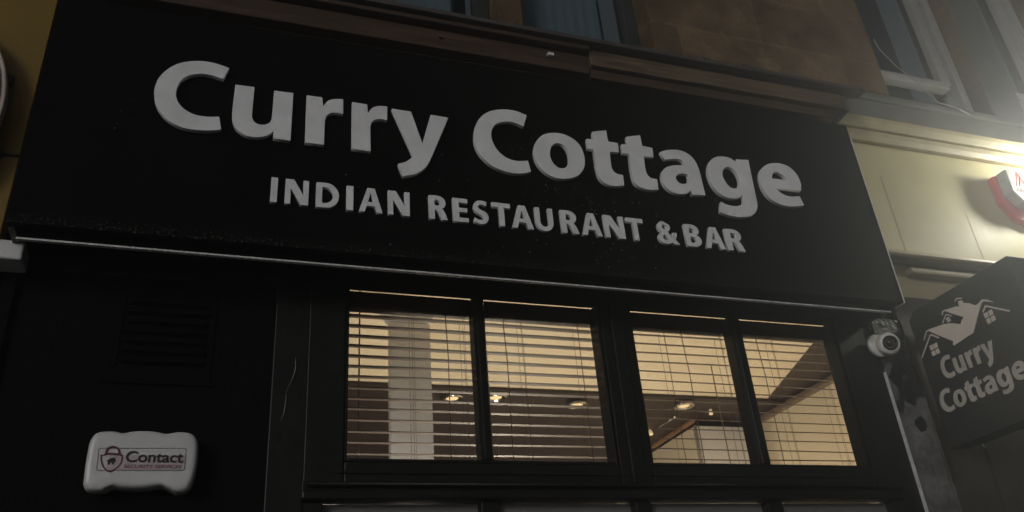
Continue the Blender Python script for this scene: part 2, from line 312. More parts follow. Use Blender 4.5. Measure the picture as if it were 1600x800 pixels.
DATA = json.loads('''{"big":[["C",[[[-0.0645,3.5814,1],[-0.1191,3.5935,0],[-0.1788,3.5881,0],[-0.2313,3.5611,0],[-0.2685,3.5113,0],[-0.2811,3.461,0],[-0.2789,3.4197,0],[-0.2645,3.376,0],[-0.2297,3.334,0],[-0.1821,3.312,0],[-0.1249,3.3106,0],[-0.0833,3.3187,0],[-0.0683,3.3248,1],[-0.0795,3.3743,1],[-0.1147,3.367,0],[-0.1536,3.3694,0],[-0.1858,3.3852,0],[-0.2078,3.4122,0],[-0.2169,3.4471,0],[-0.2103,3.4908,0],[-0.1881,3.5222,0],[-0.1541,3.5377,0],[-0.1183,3.539,0],[-0.0794,3.5298,1]]]],["u",[[[-0.0398,3.5147,1],[0.0213,3.5157,1],[0.0213,3.4069,1],[0.0226,3.3887,0],[0.0331,3.3695,0],[0.0556,3.364,0],[0.0771,3.3756,0],[0.0842,3.3942,1],[0.0856,3.5133,1],[0.1481,3.5143,1],[0.1483,3.3145,1],[0.0927,3.3158,1],[0.0924,3.3432,1],[0.0722,3.3227,0],[0.0429,3.3117,0],[0.0071,3.3134,0],[-0.0242,3.3364,0],[-0.0378,3.3702,0],[-0.0411,3.4062,1]]]],["r",[[[0.1931,3.5134,1],[0.2445,3.5142,1],[0.2491,3.4762,1],[0.2631,3.501,0],[0.2857,3.5141,0],[0.3162,3.5193,1],[0.317,3.4544,1],[0.2893,3.456,0],[0.2672,3.4455,0],[0.2579,3.4248,0],[0.2564,3.4056,1],[0.2565,3.3154,1],[0.1946,3.3158,1]]]],["r",[[[0.3471,3.5127,1],[0.3989,3.511,1],[0.4018,3.4739,1],[0.4168,3.4991,0],[0.4383,3.5114,0],[0.4699,3.5155,1],[0.4691,3.4546,1],[0.4427,3.4556,0],[0.4205,3.4439,0],[0.4117,3.4242,0],[0.4105,3.4049,1],[0.4122,3.3128,1],[0.3477,3.3142,1]]]],["y",[[[0.4857,3.5082,1],[0.5542,3.5081,1],[0.5923,3.3748,1],[0.626,3.5066,1],[0.6908,3.5049,1],[0.6275,3.3324,1],[0.6104,3.2911,0],[0.5894,3.2625,0],[0.5623,3.2417,0],[0.5203,3.2263,1],[0.5057,3.2764,1],[0.5345,3.2903,0],[0.5585,3.3153,1]]]],["C",[[[0.9951,3.5693,1],[0.9507,3.5824,0],[0.8952,3.579,0],[0.8417,3.5568,0],[0.8023,3.5117,0],[0.7843,3.4511,0],[0.7858,3.3948,0],[0.8091,3.3484,0],[0.8519,3.3135,0],[0.908,3.2982,0],[0.9566,3.3019,0],[0.9898,3.3145,1],[0.9814,3.3613,1],[0.9367,3.3534,0],[0.8986,3.3621,0],[0.8691,3.3884,0],[0.8511,3.4279,0],[0.8505,3.4679,0],[0.866,3.5024,0],[0.8984,3.5215,0],[0.9361,3.5268,0],[0.9786,3.5141,1]]]],["o",[[[1.0986,3.5054,0],[1.0562,3.4906,0],[1.024,3.4561,0],[1.0089,3.4075,0],[1.0155,3.3574,0],[1.0439,3.3196,0],[1.0841,3.3003,0],[1.1294,3.3034,0],[1.1749,3.3245,0],[1.2041,3.3657,0],[1.2105,3.4158,0],[1.1995,3.461,0],[1.1744,3.4895,0],[1.1398,3.5046,0]],[[1.1064,3.4589,0],[1.0832,3.4424,0],[1.0718,3.4059,0],[1.0768,3.3724,0],[1.0931,3.351,0],[1.1168,3.3471,0],[1.138,3.3645,0],[1.1468,3.4002,0],[1.1421,3.4343,0],[1.129,3.4544,0]]]],["t",[[[1.2595,3.5378,1],[1.3191,3.5539,1],[1.3202,3.5013,1],[1.3614,3.5001,1],[1.3585,3.4553,1],[1.3208,3.4535,1],[1.3175,3.4088,0],[1.3188,3.374,0],[1.3329,3.3558,0],[1.3604,3.3523,1],[1.3584,3.3049,1],[1.3179,3.2965,0],[1.2824,3.3029,0],[1.259,3.328,0],[1.252,3.3757,1],[1.2535,3.453,1],[1.2289,3.4539,1],[1.2305,3.4987,1],[1.2562,3.5011,1]]]],["t",[[[1.4032,3.5377,1],[1.4649,3.5554,1],[1.4657,3.5038,1],[1.5093,3.501,1],[1.5065,3.4551,1],[1.4651,3.4544,1],[1.4622,3.4159,0],[1.4634,3.3746,0],[1.4776,3.3563,0],[1.5043,3.3547,1],[1.5016,3.3053,1],[1.4618,3.2999,0],[1.4253,3.3068,0],[1.4017,3.3304,0],[1.3978,3.3842,1],[1.4015,3.4558,1],[1.3736,3.4553,1],[1.3766,3.498,1],[1.3991,3.4988,1]]]],["a",[[[1.541,3.4869,1],[1.5792,3.5025,0],[1.6299,3.5089,0],[1.6674,3.4959,0],[1.6897,3.4697,0],[1.6998,3.4338,0],[1.7022,3.3971,1],[1.7034,3.3555,1],[1.7053,3.3083,1],[1.6458,3.3024,1],[1.6433,3.3215,1],[1.6247,3.3062,0],[1.5941,3.2985,0],[1.5569,3.3047,0],[1.5308,3.3316,0],[1.5256,3.3693,0],[1.5418,3.4053,0],[1.5799,3.4277,0],[1.6387,3.4391,1],[1.6326,3.4583,0],[1.6039,3.4636,0],[1.5551,3.4519,1]],[[1.6436,3.3966,1],[1.6155,3.3962,0],[1.5924,3.3824,0],[1.5884,3.3643,0],[1.6015,3.3491,0],[1.6235,3.3496,0],[1.6402,3.3648,0],[1.6445,3.381,1]]]],["g",[[[1.8882,3.5042,1],[1.9463,3.5098,1],[1.9424,3.4424,1],[1.9381,3.3245,1],[1.9339,3.2875,0],[1.9154,3.2542,0],[1.8835,3.2339,0],[1.8335,3.2248,0],[1.7896,3.2285,0],[1.7547,3.2383,1],[1.768,3.2868,1],[1.7954,3.276,0],[1.8353,3.2749,0],[1.8626,3.2877,0],[1.874,3.3057,0],[1.8765,3.331,1],[1.855,3.3157,0],[1.818,3.3087,0],[1.7802,3.3193,0],[1.7518,3.3492,0],[1.7385,3.3918,0],[1.7412,3.4346,0],[1.7621,3.478,0],[1.7955,3.5021,0],[1.8333,3.5095,0],[1.8632,3.5042,0],[1.8839,3.4882,1]],[[1.8072,3.4282,0],[1.8195,3.4488,0],[1.8372,3.459,0],[1.8548,3.4567,0],[1.87,3.44,0],[1.8771,3.4088,0],[1.8739,3.3844,0],[1.8588,3.3638,0],[1.8371,3.3582,0],[1.8192,3.3689,0],[1.8091,3.3912,0],[1.8045,3.4091,0]]]],["e",[[[2.1678,3.3914,1],[2.1761,3.4264,0],[2.1692,3.4696,0],[2.1406,3.5044,0],[2.0946,3.5155,0],[2.0433,3.5056,0],[2.0008,3.4755,0],[1.9798,3.4342,0],[1.9799,3.3831,0],[1.9977,3.3403,0],[2.0305,3.3155,0],[2.0751,3.3054,0],[2.1187,3.3094,0],[2.1621,3.3207,1],[2.1511,3.3632,1],[2.1101,3.3551,0],[2.0744,3.3611,0],[2.0416,3.3872,1]],[[2.0395,3.4335,1],[2.0472,3.4548,0],[2.0685,3.4683,0],[2.0908,3.4611,0],[2.1037,3.4492,0],[2.1095,3.4346,1]]]]],"small":[["I",0.0973,0.1178],["N",0.1415,0.2144],["D",0.238,0.3108],["I",0.3348,0.3571],["A",0.3749,0.4528],["N",0.4709,0.5433],["R",0.6087,0.6719],["E",0.6917,0.7458],["S",0.7631,0.8168],["T",0.8314,0.8984],["A",0.9008,0.9801],["U",0.9892,1.0556],["R",1.0849,1.1504],["A",1.1632,1.2409],["N",1.2527,1.3317],["T",1.3425,1.4103],["&",1.4667,1.5517],["B",1.5817,1.6464],["A",1.6625,1.7466],["R",1.756,1.8312]],"logo":{"poly":[[[0.2284,2.9159],[0.2953,2.9023],[0.3059,2.8974],[0.3077,2.9189],[0.3255,2.9133],[0.328,2.9016],[0.3504,2.8901],[0.3751,2.868],[0.3905,2.8677],[0.4126,2.8764],[0.4303,2.8679],[0.4568,2.843],[0.4141,2.8667],[0.4024,2.862],[0.3725,2.829],[0.3237,2.7735],[0.2986,2.7722],[0.2199,2.7647],[0.2153,2.7708],[0.2245,2.7813],[0.1616,2.8357],[0.1287,2.8663],[0.1159,2.8749],[0.1298,2.8753],[0.2057,2.8638],[0.2469,2.8504],[0.2836,2.829],[0.2943,2.842],[0.3081,2.8482],[0.266,2.8822],[0.2315,2.911]]],"strokes":[[[[0.0476,2.781],[0.1243,2.8497],[0.1324,2.8496],[0.1614,2.823]],0.0055],[[[0.0861,2.8445],[0.1134,2.873],[0.1289,2.8731]],0.004],[[[0.2029,2.8694],[0.2327,2.8955],[0.2561,2.8774]],0.004],[[[0.3969,2.8299],[0.4169,2.8461],[0.5036,2.7843]],0.006],[[[0.2941,2.9254],[0.3063,2.931],[0.3289,2.921]],0.005],[[[0.2135,2.9],[0.2212,2.9115],[0.2336,2.9134]],0.005]],"wins":[[[0.1034,2.8115],[0.1424,2.8099],[0.1429,2.7655],[0.1043,2.7657]],[[0.3959,2.8222],[0.4358,2.8219],[0.4377,2.779],[0.3996,2.777]],[[0.226,2.8802],[0.2419,2.8806],[0.2453,2.8621],[0.228,2.8606]]]},"alarm":{"outline":[[-0.326,2.2413],[-0.3278,2.2569],[-0.3295,2.3044],[-0.3282,2.3528],[-0.3237,2.372],[-0.3124,2.3866],[-0.2849,2.3922],[-0.2624,2.3906],[-0.247,2.387],[-0.2227,2.3924],[-0.1927,2.3951],[-0.1621,2.3938],[-0.1307,2.3881],[-0.103,2.3939],[-0.0743,2.3931],[-0.055,2.3836],[-0.0448,2.364],[-0.0413,2.3275],[-0.0425,2.2805],[-0.0492,2.2451],[-0.0578,2.229],[-0.0723,2.2223],[-0.0899,2.2223],[-0.1084,2.2315],[-0.1291,2.2384],[-0.1632,2.2332],[-0.1973,2.2313],[-0.2267,2.2333],[-0.2513,2.2364],[-0.2672,2.2298],[-0.2807,2.2238],[-0.3045,2.2245],[-0.3183,2.2297]],"frame":[[-0.2975,2.3384],[-0.0782,2.3425],[-0.0739,2.3378],[-0.0739,2.283],[-0.078,2.2789],[-0.2935,2.2768],[-0.2976,2.2807],[-0.2998,2.3338]],"shield":[[-0.2917,2.3179],[-0.2652,2.3237],[-0.2378,2.3187],[-0.2379,2.3013],[-0.2446,2.2879],[-0.2632,2.274],[-0.2789,2.2836],[-0.2878,2.3006]],"shackle":[[-0.2796,2.3226],[-0.2788,2.3342],[-0.2724,2.3405],[-0.2642,2.3428],[-0.2546,2.34],[-0.2479,2.3307],[-0.2467,2.3218]],"band":[[-0.283,2.3242],[-0.2406,2.3214]],"house":[[-0.2769,2.3034],[-0.2659,2.3111],[-0.2601,2.3128],[-0.2586,2.3106],[-0.2566,2.3139],[-0.2546,2.3078],[-0.2513,2.3011],[-0.2558,2.3024],[-0.2562,2.2931],[-0.2598,2.293],[-0.2618,2.2989],[-0.2666,2.2988],[-0.267,2.2929],[-0.2718,2.2929],[-0.2728,2.303]],"contact":[[-0.2274,2.3009],[-0.0792,2.3028],[-0.2315,2.3323]],"sec":[[-0.2298,2.2854],[-0.0819,2.287],[-0.2311,2.2955]]}}''')

# ================================================================== SETTING
m = MB().box(-40, 40, -4.2, 0.35, -0.15, 0.0); o = m.build('pavement', MT['paving']); tag(o, 'grey paved footway below the shop front', kind='structure')
m = MB().box(-40, 40, -14, -4.2, -0.30, -0.14); o = m.build('road', MT['asphalt']); tag(o, 'dark asphalt road behind the footway', kind='structure')
m = MB().box(-40, 40, 7.0, 30, -0.35, -0.16); o = m.build('ground', MT['asphalt']); tag(o, 'dark ground behind the building', kind='structure')

# ------------------------------------------------------------------ upper sandstone storeys
T = thing('sandstone_building', 'brown sandstone tenement wall above the restaurant sign, with tall sash windows', 'building', (1.5, 0, 3.0))
w = MB()
ZT, ZB = 7.4, 4.26
openings = [(-2.6, -1.9), (-0.9, -0.2), (0.40, 1.026), (1.142, 1.80), (3.165, 3.875), (4.12, 4.62), (5.8, 6.5)]
x = -6.0
for a, b in openings:
    w.box(x, a, 0, 0.30, ZB, ZT); x = b
w.box(x, 9.0, 0, 0.30, ZB, ZT)
w.box(-6, 9, 0.001, 0.30, ZT, 9.0)
w.build('wall', MT['stone'], T, bevel=0.006)
MB().box(3.8765, 4.1185, -.004, .12, 4.262, 7.39).build('painted_mullion', MT['greystone'], T, bevel=.01)
MB().box(4.6215, 5.7985, -.004, .12, 4.262, 7.39).build('painted_mullion', MT['greystone'], T, bevel=.01)
MB().box(-6, 2.62, -0.0, 0.30, 3.5, ZB-.002).build('lower_course', MT['darktimber'], T)
MB().box(2.60, 9, -0.012, 0.30, 3.2, 4.212).build('lower_course', MT['greystone'], T)
MB().box(2.602, 9, -0.03, 0.29, 4.214, 4.257).build('sill_course', MT['greystone'], T, bevel=.01)
MB().box(-.655, 2.60, -0.045, 0.02, 4.17, 4.255).build('sill_course', MT['darktimber'], T, bevel=.006)

def sash_window(x0, x1, zrail, label, pale, group=None):
    t = thing('sash_window', label, 'window', ((x0+x1)/2, 0.10, ZB), group)
    y = 0.13
    fm = MT['sash'] if not pale else MT['darkcloth']
    e = 0.004
    if pale:
        MB().box(x0+e, x1-e, y-.02, y+.05, ZB+.003, ZB+.115).box(x0+e, x0+.05, y-.02, y+.05, ZB+.117, ZT-.01).box(x1-.07, x1-e, y-.02, y+.05, ZB+.117, ZT-.01).build('frame', fm, t, bevel=.004)
        MB().box(x0+.052, x1-.072, y+.02, y+.026, ZB+.117, ZT-.02).build('pane', MT['oldpane'], t)
        # closed pale blind close behind the glass with a gap of darkness at its right side
        cw = MB(); xs0, xs1 = x0+.03, x1-.16
        n = 40
        for k in range(n):
            a = xs0+(xs1-xs0)*k/n; b = xs0+(xs1-xs0)*(k+1)/n; ya = y+.07+.0012*math.sin(k*1.3); yb = y+.07+.0012*math.sin((k+1)*1.3)
            cw.b.faces.new([cw.b.verts.new(p) for p in [(a,ya,ZB+.05),(b,yb,ZB+.05),(b,yb,ZT),(a,ya,ZT)]])
        for q in range(1, 9):
            a = xs1+(q-1)*.011; b = xs1+q*.011; cw.b.faces.new([cw.b.verts.new(p) for p in [(a,y+.07+(q-1)**1.6*.009,ZB+.05),(b,y+.07+q**1.6*.009,ZB+.05),(b,y+.07+q**1.6*.009,ZT),(a,y+.07+(q-1)**1.6*.009,ZT)]])
        cw.build('curtain', MT['curtain'], t)
    else:
        MB().box(x0+e, x0+.03, y-.03, y+.06, ZB+.003, ZT-.01).box(x1-.052, x1-e, y-.03, y+.06, ZB+.003, ZT-.01).build('outer_frame', fm, t, bevel=.004)
        MB().box(x0+.047, x0+.09, y-.005, y+.04, zrail, ZT-.02).box(x1-.125, x1-.062, y-.005, y+.04, zrail, ZT-.02).box(x0+.102, x1-.102, y-.005, y+.04, zrail, zrail+.022).box(x0+.102, x1-.102, y-.018, y+.04, zrail-.045, zrail-.003).build('upper_sash', fm, t, bevel=.004)
        MB().box(x0+.047, x0+.085, y+.03, y+.06, ZB+.06, zrail-.046).box(x1-.085, x1-.047, y+.03, y+.06, ZB+.06, zrail-.046).box(x0+.047, x1-.047, y+.03, y+.06, ZB+.004, ZB+.058).build('lower_sash', fm, t, bevel=.004)
        MB().box(x0+.09, x1-.09, y+.044, y+.048, ZB+.06, ZT-.03).build('pane', MT['oldpane'], t)
    MB().box(x0+.01, x1-.01, y+.30, y+.32, ZB+.01, ZT-.01).build('dark_room', MT['darkcloth'], t)
    return t
G_ = 'tall sash windows in the sandstone wall'
sash_window(-2.6, -1.9, 5.4, 'dark framed upstairs window farthest left above the yellow shop', True, G_)
sash_window(-0.9, -0.2, 5.4, 'dark framed upstairs window above the first letters of the sign', True, G_)
sash_window(0.40, 1.026, 5.4, 'left of the two upstairs windows with pale blue-grey curtains', True, G_)
sash_window(1.142, 1.80, 5.4, 'right of the two pale curtained upstairs windows, beside the bare sandstone', True, G_)
sash_window(3.165, 3.875, 4.580, 'upstairs window with white sash frame next to the sandstone edge, a thin cable hanging before it', False, G_)
sash_window(4.12, 4.62, 4.610, 'upstairs window with white sash frame at the top right corner', False, G_)
sash_window(5.8, 6.5, 4.56, 'farthest right upstairs window with white sash frame', False, G_)

o = MB().tube([(3.172,-.02,4.66),(3.18,-.02,4.594),(3.253,-.025,4.482),(3.345,-.03,4.396),(3.40,-.03,4.315),(3.45,-.03,4.268),(3.528,-.055,4.232),(3.60,-.06,4.19)], .0028, 6).build('cable', MT['wire'], smooth=True)
tag(rebase(o, (3.172,-.02,4.66)), 'thin loose cable hanging down across the white framed upstairs window', 'cable')

# ------------------------------------------------------------------ timber cornice above the sign
T = thing('timber_cornice', 'weathered brown timber cornice running along the top of the black sign', 'cornice', (1.0, -0.1, 3.82))
MB().prism([(-.285,3.812),(-.285,3.905),(-.10,3.905),(-.10,3.812)], 'x', -.606, 1.275).build('fascia_board', MT['darktimber'], T, bevel=.004)
MB().prism([(-.305,3.842),(-.30,3.928),(-.10,3.928),(-.10,3.842)], 'x', 1.280, 2.50).build('fascia_board', MT['timber'], T, bevel=.004)
MB().prism([(-.278,3.800),(-.286,3.838),(-.10,3.838),(-.10,3.800)], 'x', 1.282, 2.40).build('lower_batten', MT['darktimber'], T, bevel=.003)
MB().prism([(-.34,3.932),(-.34,3.952),(-.05,4.165),(-.05,4.12),(-.29,3.932)], 'x', -.606, 2.615).build('lead_cover', MT['lead'], T, bevel=.003)
MB().prism([(-.318,3.908),(-.318,3.930),(-.10,3.930),(-.10,3.908)], 'x', -.606, 1.277).build('bed_moulding', MT['darktimber'], T, bevel=.004)
MB().prism([(-.10,3.80),(-.10,3.93),(0,3.93),(0,3.80)], 'x', -.606, 2.60).build('packing', MT['darktimber'], T)
MB().prism([(-.30,3.842),(-.30,3.928),(-.06,3.90),(-.06,3.82)], 'x', 2.502, 2.53).build('end_block', MT['lead'], T, bevel=.004)
o = MB().box(1.100, 1.124, -.299, -.286, 3.862, 3.876).build('paint_chip', MT['alu'], T)
o = MB().box(.664, .678, -.296, -.286, 3.858, 3.868).build('paint_chip', MT['lead'], T)
for a in (2.06, 2.28):
    o = MB().lathe([(0,.009),(.004,.008)], (a, -.001, 4.30+(.0 if a < 2.2 else .0)), (0,-1,0), 12).build('bolt_hole', MT['blackplastic'], T)

# ------------------------------------------------------------------ the big sign
BX0, BX1, BY, BZ0, BZ1 = -.611, 2.533, -.250, 2.925, 3.797
T = thing('shop_sign', 'long black fascia sign with raised grey letters reading Curry Cottage', 'sign', (0.96, -0.25, BZ0))
MB().box(BX0, BX1, BY, -.228, BZ0, BZ1).build('board', MT['board'], T, bevel=.002)
MB().box(BX0+.002, BX0+.02, -.227, -.002, BZ0, BZ1-.01).build('end_cheek', MT['signblack'], T)
MB().box(BX1-.02, BX1-.002, -.227, -.002, BZ0, BZ1-.01).build('end_cheek', MT['signblack'], T)
MB().box(BX1-.0015, BX1+.003, -.252, -.20, BZ0-.004, BZ1-.07).build('edge_trim', MT['alu'], T)
MB().box(BX0+.021, BX1-.021, -.226, -.185, BZ0+.005, BZ0+.016).build('underside', MT['render'], T)
MB().box(BX0+.021, BX1-.021, -.130, -.002, BZ0+.040, BZ0+.052).build('underside', MT['render'], T)
for name, loops in DATA['big']:
    o = finish('letter', shape_mesh([smooth_path(l) for l in loops], .0145, .0012, 'xz', -.2505), MT['letter'], T)
    xs = [p[0] for p in loops[0]]
for name, x0, x1 in DATA['small']:
    lp = [[(x0+p[0]*(x1-x0), 3.0735+p[1]*.093) for p in l] for l in CAPS[name]]
    finish('small_letter', shape_mesh(lp, .012, .0008, 'xz', -.2505), MT['letter'], T)
# dust specks and cobweb threads under the letters
d = MB(); rnd = random.Random(3)
for k in range(120):
    cx = rnd.choice([1.12, 1.2, 1.28, 1.34, 1.9, .9, 1.5, .5]) + rnd.gauss(0, .10); cz = rnd.choice([3.40, 3.27, 3.24, 3.19, 3.0, 3.05, 2.98]) + rnd.gauss(0, .05)
    if not (BX0+.05 < cx < BX1-.05 and BZ0+.01 < cz < 3.6): continue
    s = rnd.uniform(.0008, .0022); d.box(cx-s, cx+s, BY-.0022, BY-.0002, cz-s*rnd.uniform(.6, 1.6), cz+s)
for k in range(26):
    cx = rnd.choice([1.18, 1.24, 1.30, 1.0]) + rnd.gauss(0, .06); cz = rnd.choice([3.42, 3.26, 3.23]) + rnd.gauss(0, .04); a = rnd.uniform(1.0, 2.2); L = rnd.uniform(.02, .05)
    d.tube([(cx, BY-.003, cz), (cx+.5*L*math.cos(a)+.004, BY-.006, cz-.5*L*math.sin(a)), (cx+L*math.cos(a), BY-.003, cz-L*math.sin(a))], .0004, 4)
o = d.build('dust', MT['dustmat'], T); o['kind'] = 'stuff'

T = thing('roller_shutter', 'rolled up shutter under the sign, only its thin pale bottom bar showing', 'shutter', (.96, -.195, 2.90))
MB().box(-.586, 2.503, -.202, -.188, 2.9000, 2.9060).build('bottom_bar', MT['alu'], T, bevel=.001)
MB().box(-.586, 2.503, -.199, -.190, 2.9062, 2.929).build('bottom_slat', MT['render'], T)

# ------------------------------------------------------------------ shop front below the sign
T = thing('rendered_wall', 'black rendered wall left of the windows carrying the grille and the alarm box', 'wall', (-.22, .1, 0))
MB().box(-.64, .1505, 0, .25, 0.002, 2.964).build('panel', MT['render'], T)
MB().box(-.64, -.600, -.02, -.001, .002, 2.90).build('corner_strip', MT['render'], T, bevel=.003)
MB().box(-.598, .148, -.012, -.001, 2.905, 2.955).build('top_batten', MT['frame'], T, bevel=.003)

T = thing('vent_grille', 'square black louvred vent grille on the black wall above the alarm box', 'vent', (-.175, 0, 2.56))
g = MB()
for z0, z1 in ((2.565, 2.60), (2.845, 2.87)): g.box(-.318, -.03, -.006, -.001, z0, z1)
g.box(-.318, -.298, -.006, -.001, 2.602, 2.843).box(-.052, -.03, -.006, -.001, 2.602, 2.843)
g.build('frame', MT['render'], T, bevel=.002)
g = MB()
for k in range(7):
    z = 2.616+k*.0325; g.prism([(-.003,z+.022),(-.020,z+.003),(-.022,z+.007),(-.004,z+.027)], 'x', -.296, -.054)
g.build('louvres', MT['render'], T)
MB().box(-.335, -.018, -.010, -.001, 2.553, 2.5635).build('sill', MT['render'], T, bevel=.002)

T = thing('shop_window', 'black timber shop window with four upper panes and a row of lower panes', 'window', (1.37, 0, 0))
F = MT['frame']
# outer casing
MB().box(.1515, .262, -.010, .10, .002, 2.9655).build('jamb', F, T, bevel=.004)
MB().box(2.462, 2.5585, -.012, .10, .002, 2.9655).build('jamb', F, T, bevel=.004)
MB().box(.258, 2.468, -.004, .034, 2.936, 2.968).build('head', F, T, bevel=.003)
MB().box(1.346, 1.398, -.030, .08, 2.260, 2.9355).build('centre_post', F, T, bevel=.005)
MB().box(-.60, 2.72, .002, .034, 2.9685, 3.19).build('lintel', MT['render'], T)  # backing added to stop room light leaking over the head
MB().box(-.60, .2585, .036, .25, 2.9672, 3.19).build('lintel', MT['render'], T)
# transom: stacked mouldings
MB().box(.256, 2.468, -.030, .09, 2.208, 2.236).build('transom', F, T, bevel=.006)
MB().box(.257, 2.467, -.016, .09, 2.230, 2.266).build('transom_bead', F, T, bevel=.003)
MB().tube([(.27, -.030, 2.2535), (2.458, -.030, 2.2535)], .007, 10).build('drip_moulding', F, T, smooth=True)
def sash(x0, x1, xm0, xm1, gl, gr):
    # stiles, rails, stepped inner bead, glazing bar, panes
    s = MB(); y0, y1 = -.014, .06
    s.box(x0, gl-.012, y0, y1, 2.262, 2.935).box(gr+.012, x1, y0, y1, 2.262, 2.935).box(gl-.010, gr+.010, y0, y1, 2.262, 2.326)
    o = s.build('sash_frame', F, T, bevel=.004)
    b = MB(); b.box(gl-.010, gl, y0+.008, y1, 2.328, 2.932).box(gr, gr+.010, y0+.008, y1, 2.328, 2.932).box(gl+.001, gr-.001, y0+.008, y1, 2.328, 2.339)
    b.build('glazing_bead', F, o, bevel=.003)
    MB().box(gl-.03, gr+.03, y0-.006, y0-.0005, 2.288, 2.296).build('rail_moulding', F, o, bevel=.002)
    MB().prism([(xm0,y1),(xm0,.006),(xm0+.010,-.010),(xm1-.010,-.010),(xm1,.006),(xm1,y1)], 'z', 2.340, 2.932).build('glazing_bar', F, T, bevel=.003)
    for a, b_ in ((gl+.001, xm0-.001), (xm1+.001, gr-.001)):
        MB().box(a, b_, .022, .026, 2.341, 2.932).build('pane', MT['pane'], T)
sash(.259, 1.349, .825, .868, .390, 1.300)
sash(1.395, 2.466, 1.880, 1.930, 1.446, 2.360)
# lower windows: opaque panes, grey reflection put into their colour
lw = [(.32, .812), (.874, 1.352), (1.412, 1.870), (1.934, 2.42)]
s = MB(); xx = .2585
for a, b in lw:
    s.box(xx, a, -.006, .06, .60, 2.206); xx = b
s.box(xx, 2.460, -.006, .06, .60, 2.206); s.build('lower_frame', F, T, bevel=.004)
for a, b in lw: MB().box(a+.001, b-.001, .030, .034, .60, 2.205).build('lower_pane', MT['frost'], T)
MB().box(.264, 2.46, -.005, .15, .002, .598).build('stall_riser', MT['render'], T)

# flex of loose silver wire by the left jamb
o = MB().tube([(.2205,-.012,2.655),(.222,-.016,2.62),(.214,-.018,2.585),(.203,-.018,2.56),(.196,-.018,2.54),(.197,-.018,2.51),(.194,-.018,2.475),(.186,-.012,2.450)], [.0008,.0012,.0010,.0004,.0003,.0008,.0011,.0007], 6).build('wire', MT['wire'], smooth=True)
tag(rebase(o, (.2205,-.012,2.655)), 'short loose shiny wire hanging on the black jamb left of the windows', 'wire')

# ------------------------------------------------------------------ pilaster, camera, alarm box
T = thing('pilaster', 'narrow stone pilaster with peeling black paint under the security camera', 'pilaster', (2.635, 0, 0))
MB().box(2.560, 2.712, -.024, .15, .002, 2.962).build('shaft', MT['peel'], T, bevel=.004)
MB().box(2.7135, 2.7185, -.030, .10, .002, 2.962).build('edge_bead', MT['peel'], T)
MB().box(2.5585, 2.5597, -.0262, -.002, .002, 2.72).build('edge_bead', MT['alu'], T)
rg = MB(); rnd = random.Random(5)
for cx, cz, s in ((2.655,2.50,.026),(2.60,2.70,.03),(2.64,2.73,.022),(2.645,2.62,.03)):
    pts = [(cx+s*rnd.uniform(.6,1.2)*math.cos(a*math.pi/5), cz+1.3*s*rnd.uniform(.6,1.2)*math.sin(a*math.pi/5)) for a in range(10)]
    MB().prism(pts, 'y', -.029, -.0245).build('paint_flake', MT['frame'], T)


T = thing('security_camera', 'small white dome security camera beside the right window under the sign', 'camera', (2.50, -.03, 2.83))
c0 = Vector((2.568, -.066, 2.824))
MB().lathe([(0,.048),(.012,.050),(.020,.046)], (2.548,-.026,2.828), (0,-1,0), 36).build('base', MT['camwhite'], T, smooth=True)
dv = (Vector((1.55, -2.6, 2.25))-c0).normalized()
MB().lathe([(.0-.04*math.cos(R(a)), .047*math.sin(R(a))+.0) for a in range(5, 95, 12)]+[(.010,.047),(.022,.043),(.028,.036)], c0+dv*.004, dv, 40).build('shell', MT['camwhite'], T, smooth=True)
le = MB().lathe([(.027,.031),(.0325,.030),(.033,.022),(.026,.020),(.027,.001)], c0+dv*.005, dv, 36).build('lens_cover', MT['blackplastic'], T, smooth=True)
MB().lathe([(.026,.017),(.032,.014),(.035,.008),(.036,.001)], c0+dv*.006, dv, 28).build('lens', MT['blackplastic'], le, smooth=True)

A = DATA['alarm']
T = thing('alarm_box', 'grey-white security alarm box with maroon padlock label on the black wall', 'alarm', (-.19, 0, 2.23))
out = smooth_path([(p[0], p[1], 0) for p in A['outline']]); cx = sum(p[0] for p in out)/len(out); cz = sum(p[1] for p in out)/len(out)
bm = bmesh.new(); rings = []
for sc_, y in ((.965,-.001),(.975,-.020),(1.0,-.024),(1.0,-.046),(.985,-.056),(.955,-.0625),(.90,-.0665),(.80,-.068)):
    rings.append([bm.verts.new((cx+(p[0]-cx)*(1-(1-sc_)*.62), y, cz+(p[1]-cz)*sc_)) for p in out])
n = len(out)
for i in range(len(rings)-1):
    for k in range(n): bm.faces.new([rings[i][k], rings[i][(k+1)%n], rings[i+1][(k+1)%n], rings[i+1][k]])
bm.faces.new(rings[-1]); bm.faces.new(rings[0][::-1])
bmesh.ops.recalc_face_normals(bm, faces=bm.faces); me = bpy.data.meshes.new('cover'); bm.to_mesh(me); bm.free()
finish('cover', me, MT['whiteplastic'], T, smooth=True)
YF = -.0685
P2 = lambda k: [(p[0], p[1]) for p in A[k]]
lab = finish('label', shape_mesh([[(a, b) for a, b in [(-.2705,2.3205),(-.0765,2.3215),(-.0795,2.2805),(-.2755,2.2800)]]], .0006, 0, 'xz', YF), MT['labelpink'], T)
finish('label_border', shape_mesh(stroke(P2('frame'), .0011, True), .0006, 0, 'xz', YF-.0008), MT['ink'], lab)
finish('shield_emblem', shape_mesh(stroke([tuple(p) for p in smooth_path([(*p, 1 if i in (0,2) else 0) for i, p in enumerate(P2('shield'))])], .0036, True), .0008, 0, 'xz', YF-.0008), MT['maroon'], lab)
finish('padlock_shackle', shape_mesh(stroke(smooth_path([(*p, 1 if i in (0, 6) else 0) for i, p in enumerate(P2('shackle'))])[:-1], .0048), .0008, 0, 'xz', YF-.0018), MT['maroon'], lab)
